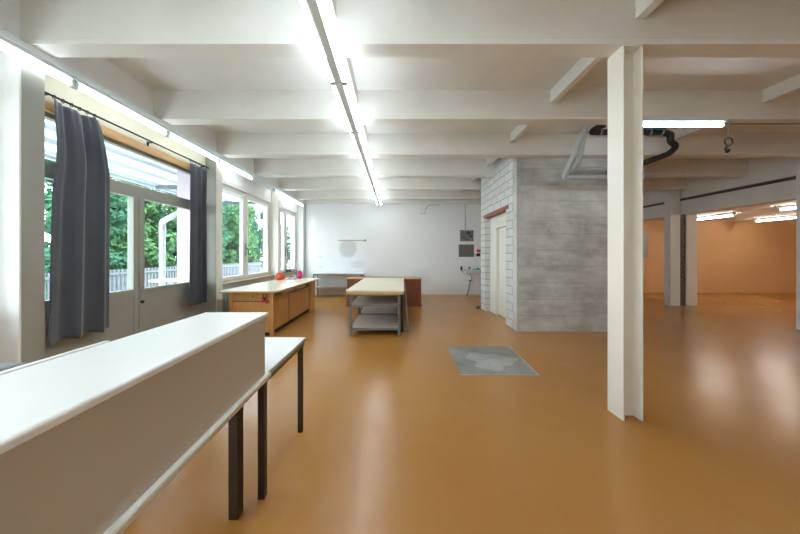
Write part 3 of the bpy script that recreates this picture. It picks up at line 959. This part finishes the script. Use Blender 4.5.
# ------------------------------------------------------------------ low table by the back wall
t = thing('side_table', 'pale topped steel table with lower shelf against the back wall', 'table', (-1.98, 9.25, 0))
MB().box(-2.83, -1.13, 9.0, 9.52, 0.80, 0.84, 0.003).build('table_top', 'lam_white', t)
MB().box(-2.80, -1.16, 9.03, 9.06, 0.765, 0.80).box(-2.80, -2.77, 9.06, 9.5, 0.765, 0.80).box(-1.19, -1.16, 9.06, 9.5, 0.765, 0.80).build('frame', 'steel_blue', t)
MB().box(-2.79, -1.17, 9.04, 9.50, 0.33, 0.355).build('shelf', 'shelf_wood', t)
for lx in (-2.80, -1.19):
    for ly in (9.03, 9.47):
        MB().box(lx, lx + 0.03, ly, ly + 0.03, 0, 0.765).build('leg', 'steel_blue', t)

# ------------------------------------------------------------------ island bench on slotted steel shelving
t = thing('island_bench', 'cream topped island bench on grey slotted steel shelving', 'workbench', (-0.35, 6.0, 0))
tp = MB().prism([(-0.885, 4.70), (0.14, 4.70), (0.215, 7.3), (-0.86, 7.3)], 'z', 0.800, 0.826).build('top', 'lam_cream', t)
MB().prism([(-0.875, 4.705), (0.132, 4.705), (0.207, 7.295), (-0.85, 7.295)], 'z', 0.755, 0.7995).build('edge_board', 'edge_wood', tp)
XA, XB, YA, YC, YD = -0.825, 0.075, 4.78, 5.92, 7.2
def angle_post(x, y, sx, sy):
    w, th = 0.045, 0.004
    m = MB()
    m.box(x, x + sx * w, y, y + sy * th, 0, 0.755)
    m.box(x, x + sx * th, y + sy * th, y + sy * w, 0, 0.755)
    o = m.build('post', 'steel_blue', t)
    h = MB()
    for q in range(14):
        z = 0.05 + q * 0.05
        h.box(x + sx * 0.012, x + sx * 0.030, y - sy * 0.0015, y, z, z + 0.014)
    h.build('slots', 'black', o)
for y, sy in ((YA, 1), (YC - 0.05, -1), (YC + 0.02, 1), (YD, -1)):
    angle_post(XA, y, 1, sy)
    angle_post(XB, y, -1, sy)
for (y0, y1) in ((YA, YC - 0.05), (YC + 0.02, YD)):
    for zs in (0.715, 0.52, 0.10):
        m = MB()
        m.box(XA + .004, XB - .004, y0 + .004, y0 + .010, zs, zs + 0.045)
        m.box(XA + .004, XB - .004, y1 - .010, y1 - .004, zs, zs + 0.045)
        m.box(XA + .004, XA + .010, y0 + .01, y1 - .01, zs, zs + 0.045)
        m.box(XB - .010, XB - .004, y0 + .01, y1 - .01, zs, zs + 0.045)
        m.build('shelf_rail', 'steel_blue', t)
        if zs < 0.7:
            MB().box(XA + 0.012, XB - 0.012, y0 + 0.012, y1 - 0.012, zs + 0.02, zs + 0.043).build('shelf', 'shelf_wood', t)
# leaning lath against the island
m = MB()
m.prism([(0.208, 0.0), (0.250, 0.0), (0.180, 0.93), (0.150, 0.93)], 'y', 4.98, 5.02)
tag(m.build('wooden_lath', 'dark_grey'), 'thin grey lath leaning against the right side of the island bench', 'lath')
tag(MB().box(0.09, 0.135, 5.05, 5.9, 0.0, 0.62, 0.003).build('shadow_slab', 'dark_brown'), 'dark slab in place of the shadow between the island bench and the leaning lath', 'board')  # dark slab stands in for the shadow beside the island bench

# red brown cabinet behind the island
t = thing('sideboard', 'red-brown sideboard cabinet standing behind the island bench', 'cabinet', (-0.33, 7.85, 0))
MB().box(-1.38, 0.71, 7.52, 8.15, 0.05, 0.765, 0.003).build('body', 'red_brown', t)
MB().box(-1.41, 0.74, 7.49, 8.18, 0.768, 0.785, 0.003).build('top', 'bench_panel', t)
MB().box(-1.395, 0.725, 7.505, 8.165, 0.0, 0.06).build('plinth', 'red_brown', t)
for x in (-1.35, -0.67, 0.02):
    MB().box(x, x + 0.655, 7.508, 7.52, 0.08, 0.75, 0.003).build('door', 'red_brown', t)

# ------------------------------------------------------------------ floor patch
t = thing('floor_patch', 'square grey concrete patch let into the ochre floor', 'floor patch', (1.28, 3.72, 0))
MB().prism([(0.772, 3.227), (1.715, 3.227), (1.785, 4.227), (0.82, 4.227)], 'z', -0.01, 0.003).build('slab', 'conc_patch', t)
rnd = random.Random(4)
pl = []
for q in range(26):
    w = 2 * PI * q / 26
    r = 0.30 * (1 + 0.22 * math.sin(3 * w + 1) + 0.12 * math.sin(7 * w))
    pl.append((1.30 + r * 1.05 * math.cos(w), 3.66 + r * 0.92 * math.sin(w)))
MB().prism(pl, 'z', 0.0, 0.0045).build('mortar_smear', 'conc_light', t)
MB().prism([(1.715, 3.227), (1.727, 3.227), (1.80, 4.227), (1.785, 4.227)], 'z', -0.01, 0.0045).prism([(0.772, 3.218), (1.727, 3.218), (1.727, 3.227), (0.772, 3.227)], 'z', -0.01, 0.0045).build('steel_edge', 'conc_edge', t)

# ------------------------------------------------------------------ back wall fittings
def X(px, y): return (px - 396) / 267 * y
def Z(py, y): return CAMZ + (255 - py) / 267 * y
YW = YB
s = thing('sink', 'white wash basin on the back wall with chrome drain', 'sink', (2.62, 9.35, 0))
bm_ = MB()
prof = [(2.27, 9.55), (3.02, 9.55), (3.02, 9.16), (2.97, 9.10), (2.32, 9.10), (2.27, 9.16)]
ins = [(2.34, 9.50), (2.95, 9.50), (2.95, 9.20), (2.91, 9.16), (2.38, 9.16), (2.34, 9.20)]
zr, zb = 0.915, 0.78
bv = bm_.bm
o1 = [bv.verts.new((x, y, zr)) for x, y in prof]
i1 = [bv.verts.new((x, y, zr)) for x, y in ins]
i2 = [bv.verts.new((2.645 + (x - 2.645) * 0.6, 9.36 + (y - 9.36) * 0.6, zb + 0.025)) for x, y in ins]
o2 = [bv.verts.new((2.645 + (x - 2.645) * 0.62, 9.40 + (y - 9.40) * 0.65, zb)) for x, y in prof]
for k in range(6):
    j = (k + 1) % 6
    bv.faces.new((o1[k], o1[j], i1[j], i1[k]))
    bv.faces.new((i1[k], i1[j], i2[j], i2[k]))
    bv.faces.new((o1[j], o1[k], o2[k], o2[j]))
bv.faces.new(i2)
bv.faces.new(list(reversed(o2)))
bm_.build('basin', 'ceramic', s)
MB().cyl((2.60, 9.35, 0.60), (2.60, 9.35, 0.79), 0.03).cyl((2.60, 9.35, 0.54), (2.60, 9.35, 0.68), 0.06).build('trap', 'chrome', s)
MB().path([(2.60, 9.35, 0.57), (2.58, 9.42, 0.3), (2.52, 9.50, 0.0)], 0.032, 10, 0.1).build('drain_pipe', 'steel_grey', s)
MB().path([(2.60, 9.5, 0.915), (2.60, 9.5, 1.02), (2.60, 9.38, 1.02), (2.60, 9.36, 0.99)], 0.016, 10, 0.04).build('tap', 'black', s)
b_ = thing('soap_bottle', 'dark soap bottle on the left rim of the wash basin', 'bottle', (2.33, 9.42, 0.915))
MB().lathe([(0.035, 0), (0.038, 0.02), (0.038, 0.10), (0.018, 0.13), (0.014, 0.15)], (2.335, 9.52, 0.9155)).build('body', 'black', b_)
MB().cyl((2.335, 9.52, 1.065), (2.335, 9.52, 1.09), 0.02).build('cap', 'paper', b_)
t = thing('soap_dish', 'turquoise plastic dish on the right rim of the wash basin', 'dish', (2.84, 9.5, 0.915))
MB().box(2.72, 2.985, 9.445, 9.545, 0.9155, 0.955, 0.008).build('tray', 'green', t)
MB().box(2.87, 2.95, 9.46, 9.53, 0.955, 0.995, 0.012).build('sponge', 'dark_grey', t)

def wall_panel(px0, px1, py0, py1, mat_in, label, border):
    x0, x1, z1, z0 = X(px0, YW), X(px1, YW), Z(py0, YW), Z(py1, YW)
    t = thing('wall_panel', label, 'wall panel', ((x0 + x1) / 2, YW - 0.01, z0))
    MB().box(x0, x1, YW - 0.025, YW - 0.001, z0, z1, 0.003).build('frame', 'win_white' if border else 'steel_grey', t)
    bb = 0.03 if border else 0.012
    MB().box(x0 + bb, x1 - bb, YW - 0.029, YW - 0.024, z0 + bb, z1 - bb).build('panel', mat_in, t)
def grille_mat():
    m, nt, b, o = new_mat('dark grey cloudy print')
    n_ = noise(nt, coords(nt, (1.5, 1, 7)), 3, 5, 0.6)
    nt.links.new(ramp(nt, n_, [(0.38, (0.05, 0.055, 0.06)), (0.5, (0.13, 0.14, 0.145)), (0.62, (0.30, 0.32, 0.33))]), b.inputs['Base Color'])
    b.inputs['Roughness'].default_value = 0.35
    return m
M['print'] = grille_mat()
M['board_grey'] = plain('grey brown board', (0.16, 0.155, 0.135), 0.4, var=0.08)
wall_panel(459.2, 474.0, 229.5, 242.0, 'print', 'upper white framed dark grey panel above the wash basin', True)
wall_panel(458.5, 473.8, 244.4, 257.0, 'board_grey', 'lower plain grey-brown panel directly above the wash basin', False)
t = thing('towel_dispenser', 'red and white dispenser beside the grey panels on the back wall', 'dispenser', (X(478, YW), YW - 0.05, Z(256, YW)))
xa, xb = X(475.6, YW), X(480.2, YW)
MB().box(xa, xb, YW - 0.09, YW - 0.001, Z(253.5, YW), Z(246.8, YW), 0.01).build('body', 'paper', t)
MB().box(xa + 0.01, xb - 0.01, YW - 0.095, YW - 0.088, Z(252.2, YW), Z(249.6, YW)).build('band', 'red', t)
MB().box(xa + 0.02, xb - 0.02, YW - 0.07, YW - 0.01, Z(256.3, YW), Z(253.5, YW), 0.006).build('nozzle', 'black', t)
tag(MB().cyl((X(465.2, YW), YW - 0.012, Z(229.5, YW)), (X(465.2, YW), YW - 0.012, ZC - 0.01), 0.012).build('conduit', 'pipe_grey'),
    'thin vertical grey conduit above the framed panel on the back wall', 'conduit')
tag(MB().cyl((X(305.5, YW), YW - 0.012, 0.06), (X(305.5, YW), YW - 0.012, ZC - 0.01), 0.010).build('conduit', 'pipe_grey'),
    'thin vertical conduit at the left end of the back wall', 'conduit')
t = thing('sensor_box', 'small white box high on the back wall', 'box', (X(422.3, YW), YW - 0.03, Z(213.5, YW)))
MB().box(X(420.2, YW), X(425.2, YW), YW - 0.07, YW - 0.001, Z(213.8, YW), Z(208.6, YW), 0.006).build('body', 'win_white', t)
MB().path([(X(425.2, YW), YW - 0.02, Z(209.5, YW)), (X(427.5, YW), YW - 0.02, Z(206, YW)), (X(431, YW), YW - 0.02, Z(205, YW)), (X(440, YW), YW - 0.02, Z(205, YW))], 0.012, 8, 0.05).build('cable', 'pipe_grey', t)
t = thing('wall_rail', 'thin metal rail on the back wall above a grey smudge', 'rail', (X(352, YW), YW - 0.02, Z(241, YW)))
MB().box(X(338, YW), X(366, YW), YW - 0.02, YW - 0.001, Z(241.0, YW), Z(240.0, YW)).build('bar', 'edge_grey', t)
MB().box(X(364.6, YW), X(366.2, YW), YW - 0.05, YW - 0.001, Z(241.4, YW), Z(239.6, YW)).build('end_stop', 'dark_grey', t)

# ------------------------------------------------------------------ outside
gr = struct(MB().box(-40, -3.75, -12, 40, -0.32, -0.12).build('floor_terrace', 'paving', org=(-10, 5, -0.12)))
struct(MB().box(-4.10, -3.72, 5.0, 5.16, -0.12, 3.6).build('wall_fin', 'pinkwhite', org=(-3.9, 5.08, -0.12)))
t = thing('canopy_roof', 'terrace canopy of milky corrugated sheets outside the glazed door', 'canopy', (-4.4, 3.5, 2.9))
bm = bmesh.new()
nx, ny = 3, 180
g = []
for i in range(nx + 1):
    x = -3.76 - 1.34 * i / nx
    g.append([bm.verts.new((x, -0.5 + 8.0 * j / ny, 3.10 - 0.12 * i / nx + 0.010 * math.sin(j * PI / 2))) for j in range(ny + 1)])
for i in range(nx):
    for j in range(ny):
        bm.faces.new((g[i][j], g[i + 1][j], g[i + 1][j + 1], g[i][j + 1])).smooth = True
mb = MB(); mb.bm.free(); mb.bm = bm
o = mb.build('sheet', 'canopy', t)
sm = o.modifiers.new('thickness', 'SOLIDIFY'); sm.thickness = 0.003
for x in (-3.80, -4.22, -4.62, -5.02):
    zz = 3.085 - 0.12 * (-3.76 - x) / 1.34
    MB().box(x - 0.025, x + 0.025, -0.5, 7.5, zz - 0.07, zz - 0.008).build('purlin', 'ext_white', t)
MB().box(-5.16, -5.08, -0.5, 7.5, 2.86, 2.98, 0.02).build('gutter', 'ext_white', t)
for y in (0.2, 2.0, 5.6, 7.3):
    MB().box(-5.05, -3.76, y, y + 0.05, 2.84, 2.92).build('rafter', 'fence', t)
for y in (0.2, 7.3):
    MB().cyl((-5.0, y + 0.02, -0.12), (-5.0, y + 0.02, 2.86), 0.035).build('post', 'ext_white', t)
tag(MB().path([(-4.55, 5.2, -0.12), (-4.55, 5.2, 2.10), (-4.16, 5.12, 2.26)], 0.05, 12, 0.06).build('downpipe', 'ext_white'),
    'white bent pipe outside the right leaf of the glazed door', 'pipe')
t = thing('garden_table', 'small white round table on the terrace beyond the bent pipe', 'table', (-5.15, 6.1, -0.12))
MB().lathe([(0.36, 0), (0.37, 0.01), (0.37, 0.03), (0.36, 0.035)], (-5.15, 6.1, 0.86), 28).build('table_top', 'ext_white', t)
MB().cyl((-5.15, 6.1, -0.09), (-5.15, 6.1, 0.86), 0.035).build('stem', 'ext_white', t)
MB().lathe([(0.24, 0), (0.24, 0.02), (0.05, 0.05), (0.04, 0.06)], (-5.15, 6.1, -0.12), 24).build('base', 'ext_white', t)
t = thing('railing_fence', 'grey picket railing in front of the trees outside', 'fence', (-7.5, 10, -0.12))
m = MB()
for k in range(90):
    y = 5.0 + k * 0.11
    m.box(-7.53, -7.50, y, y + 0.06, -0.08, 1.06)
m.build('pickets', 'fence', t)
MB().box(-7.50, -7.46, 5.0, 14.9, 0.92, 0.98).box(-7.50, -7.46, 5.0, 14.9, 0.1, 0.16).build('rail', 'fence', t)

def tree(x, y, h, r, nleaf, mat, label, seed):
    rnd = random.Random(seed)
    t = thing('tree', label, 'tree', (x, y, -0.12))
    m = MB().cyl((x, y, -0.12), (x + rnd.uniform(-.2, .2), y + rnd.uniform(-.2, .2), h * 0.7), 0.11, 0.05, 10)
    for q in range(6):
        w = rnd.uniform(0, 6.28)
        zz = h * rnd.uniform(0.2, 0.6)
        m.cyl((x, y, zz), (x + r * 0.6 * math.cos(w), y + r * 0.6 * math.sin(w), zz + rnd.uniform(0.3, 0.9)), 0.04, 0.015, 6)
    m.build('trunk', 'trunk_bark', t)
    clumps = [(Vector((x + r * 0.72 * math.sin(rnd.uniform(-1.57, 1.57)), y + r * 0.72 * math.sin(rnd.uniform(-1.57, 1.57)), h * rnd.uniform(0.04, 0.95))), r * rnd.uniform(0.22, 0.34)) for _ in range(95)]
    vs, fs = [], []
    o0 = ORG[t.name]
    for k in range(nleaf):
        c, cr = clumps[rnd.randrange(len(clumps))]
        d = Vector((rnd.gauss(0, 1), rnd.gauss(0, 1), rnd.gauss(0, 1))).normalized()
        p = c + d * cr * rnd.uniform(0.6, 1.0)
        if p.z < 0:
            p.z = rnd.uniform(0, 0.4)
        s_ = rnd.uniform(0.07, 0.14)
        nrm = (d + Vector((rnd.uniform(-.7, .7), rnd.uniform(-.7, .7), rnd.uniform(-.2, .9)))).normalized()
        u = nrm.cross(Vector((rnd.uniform(-1, 1), rnd.uniform(-1, 1), rnd.uniform(-1, 1)))).normalized()
        w = nrm.cross(u)
        b0 = len(vs)
        for a_, b_ in ((-1, 0), (0, 0.5), (1, 0), (0, -0.5)):
            vs.append(p + u * a_ * s_ + w * b_ * s_ - o0)
        fs.append((b0, b0 + 1, b0 + 2, b0 + 3))
    me = bpy.data.meshes.new('foliage')
    me.from_pydata(vs, [], fs)
    me.materials.append(M[mat])
    o = bpy.data.objects.new('foliage', me)
    COL.objects.link(o)
    o.parent = t
tl = [(-9.8, 7.9, 4.6, 1.25, 'leaf', 'green tree outside, directly behind the near dark curtain'),
      (-9.8, 10.6, 4.8, 1.28, 'leaf_light', 'bright green front tree outside, behind the bent white pipe'),
      (-9.8, 13.3, 4.4, 1.25, 'leaf', 'green tree outside to the right of the bent pipe, half hidden by the far curtain'),
      (-9.8, 16.0, 4.6, 1.25, 'leaf_light', 'bright tree outside the near casement of the window over the workbench'),
      (-12.6, 11.3, 5.4, 1.35, 'leaf_dark', 'deep green back row tree seen in the left door leaf'),
      (-12.6, 14.1, 5.2, 1.35, 'leaf_dark', 'deep green back row tree seen above the bent white pipe'),
      (-12.6, 17.0, 5.4, 1.35, 'leaf', 'back row tree outside mostly covered by the far narrow curtain'),
      (-12.6, 21.0, 5.4, 1.5, 'leaf_dark', 'deep green back row tree seen through the near casement over the workbench'),
      (-12.6, 24.5, 5.4, 1.5, 'leaf', 'distant tree seen through the far casement over the workbench'),
      (-11.2, 28.5, 5.0, 1.8, 'leaf_dark', 'distant green tree outside the farthest window')]
for k, (x, y, h, r, mt, lb) in enumerate(tl):
    tree(x, y, h, r * 0.97, 10500, mt, lb, 20 + k)

# ------------------------------------------------------------------ daylight
W = bpy.data.worlds.new('sky')
SC.world = W
W.use_nodes = True
nt = W.node_tree
nt.nodes.clear()
out = N(nt, 'ShaderNodeOutputWorld')
bg = N(nt, 'ShaderNodeBackground')
tc = N(nt, 'ShaderNodeTexCoord')
sp = N(nt, 'ShaderNodeSeparateXYZ')
nt.links.new(tc.outputs['Generated'], sp.inputs[0])
nt.links.new(ramp(nt, sp.outputs[2], [(0.0, (0.92, 0.96, 1.0)), (0.5, (0.72, 0.86, 1.0))]), bg.inputs[0])
bg.inputs[1].default_value = 4.2
nt.links.new(bg.outputs[0], out.inputs[0])
sun = bpy.data.lights.new('sun', 'SUN')
sun.energy = 2.2
sun.angle = 0.01
sun.color = (1.0, 0.95, 0.86)
so = bpy.data.objects.new('sun', sun)
COL.objects.link(so)
so.rotation_euler = Vector((-0.75, 0.25, -0.9)).to_track_quat('-Z', 'Y').to_euler()
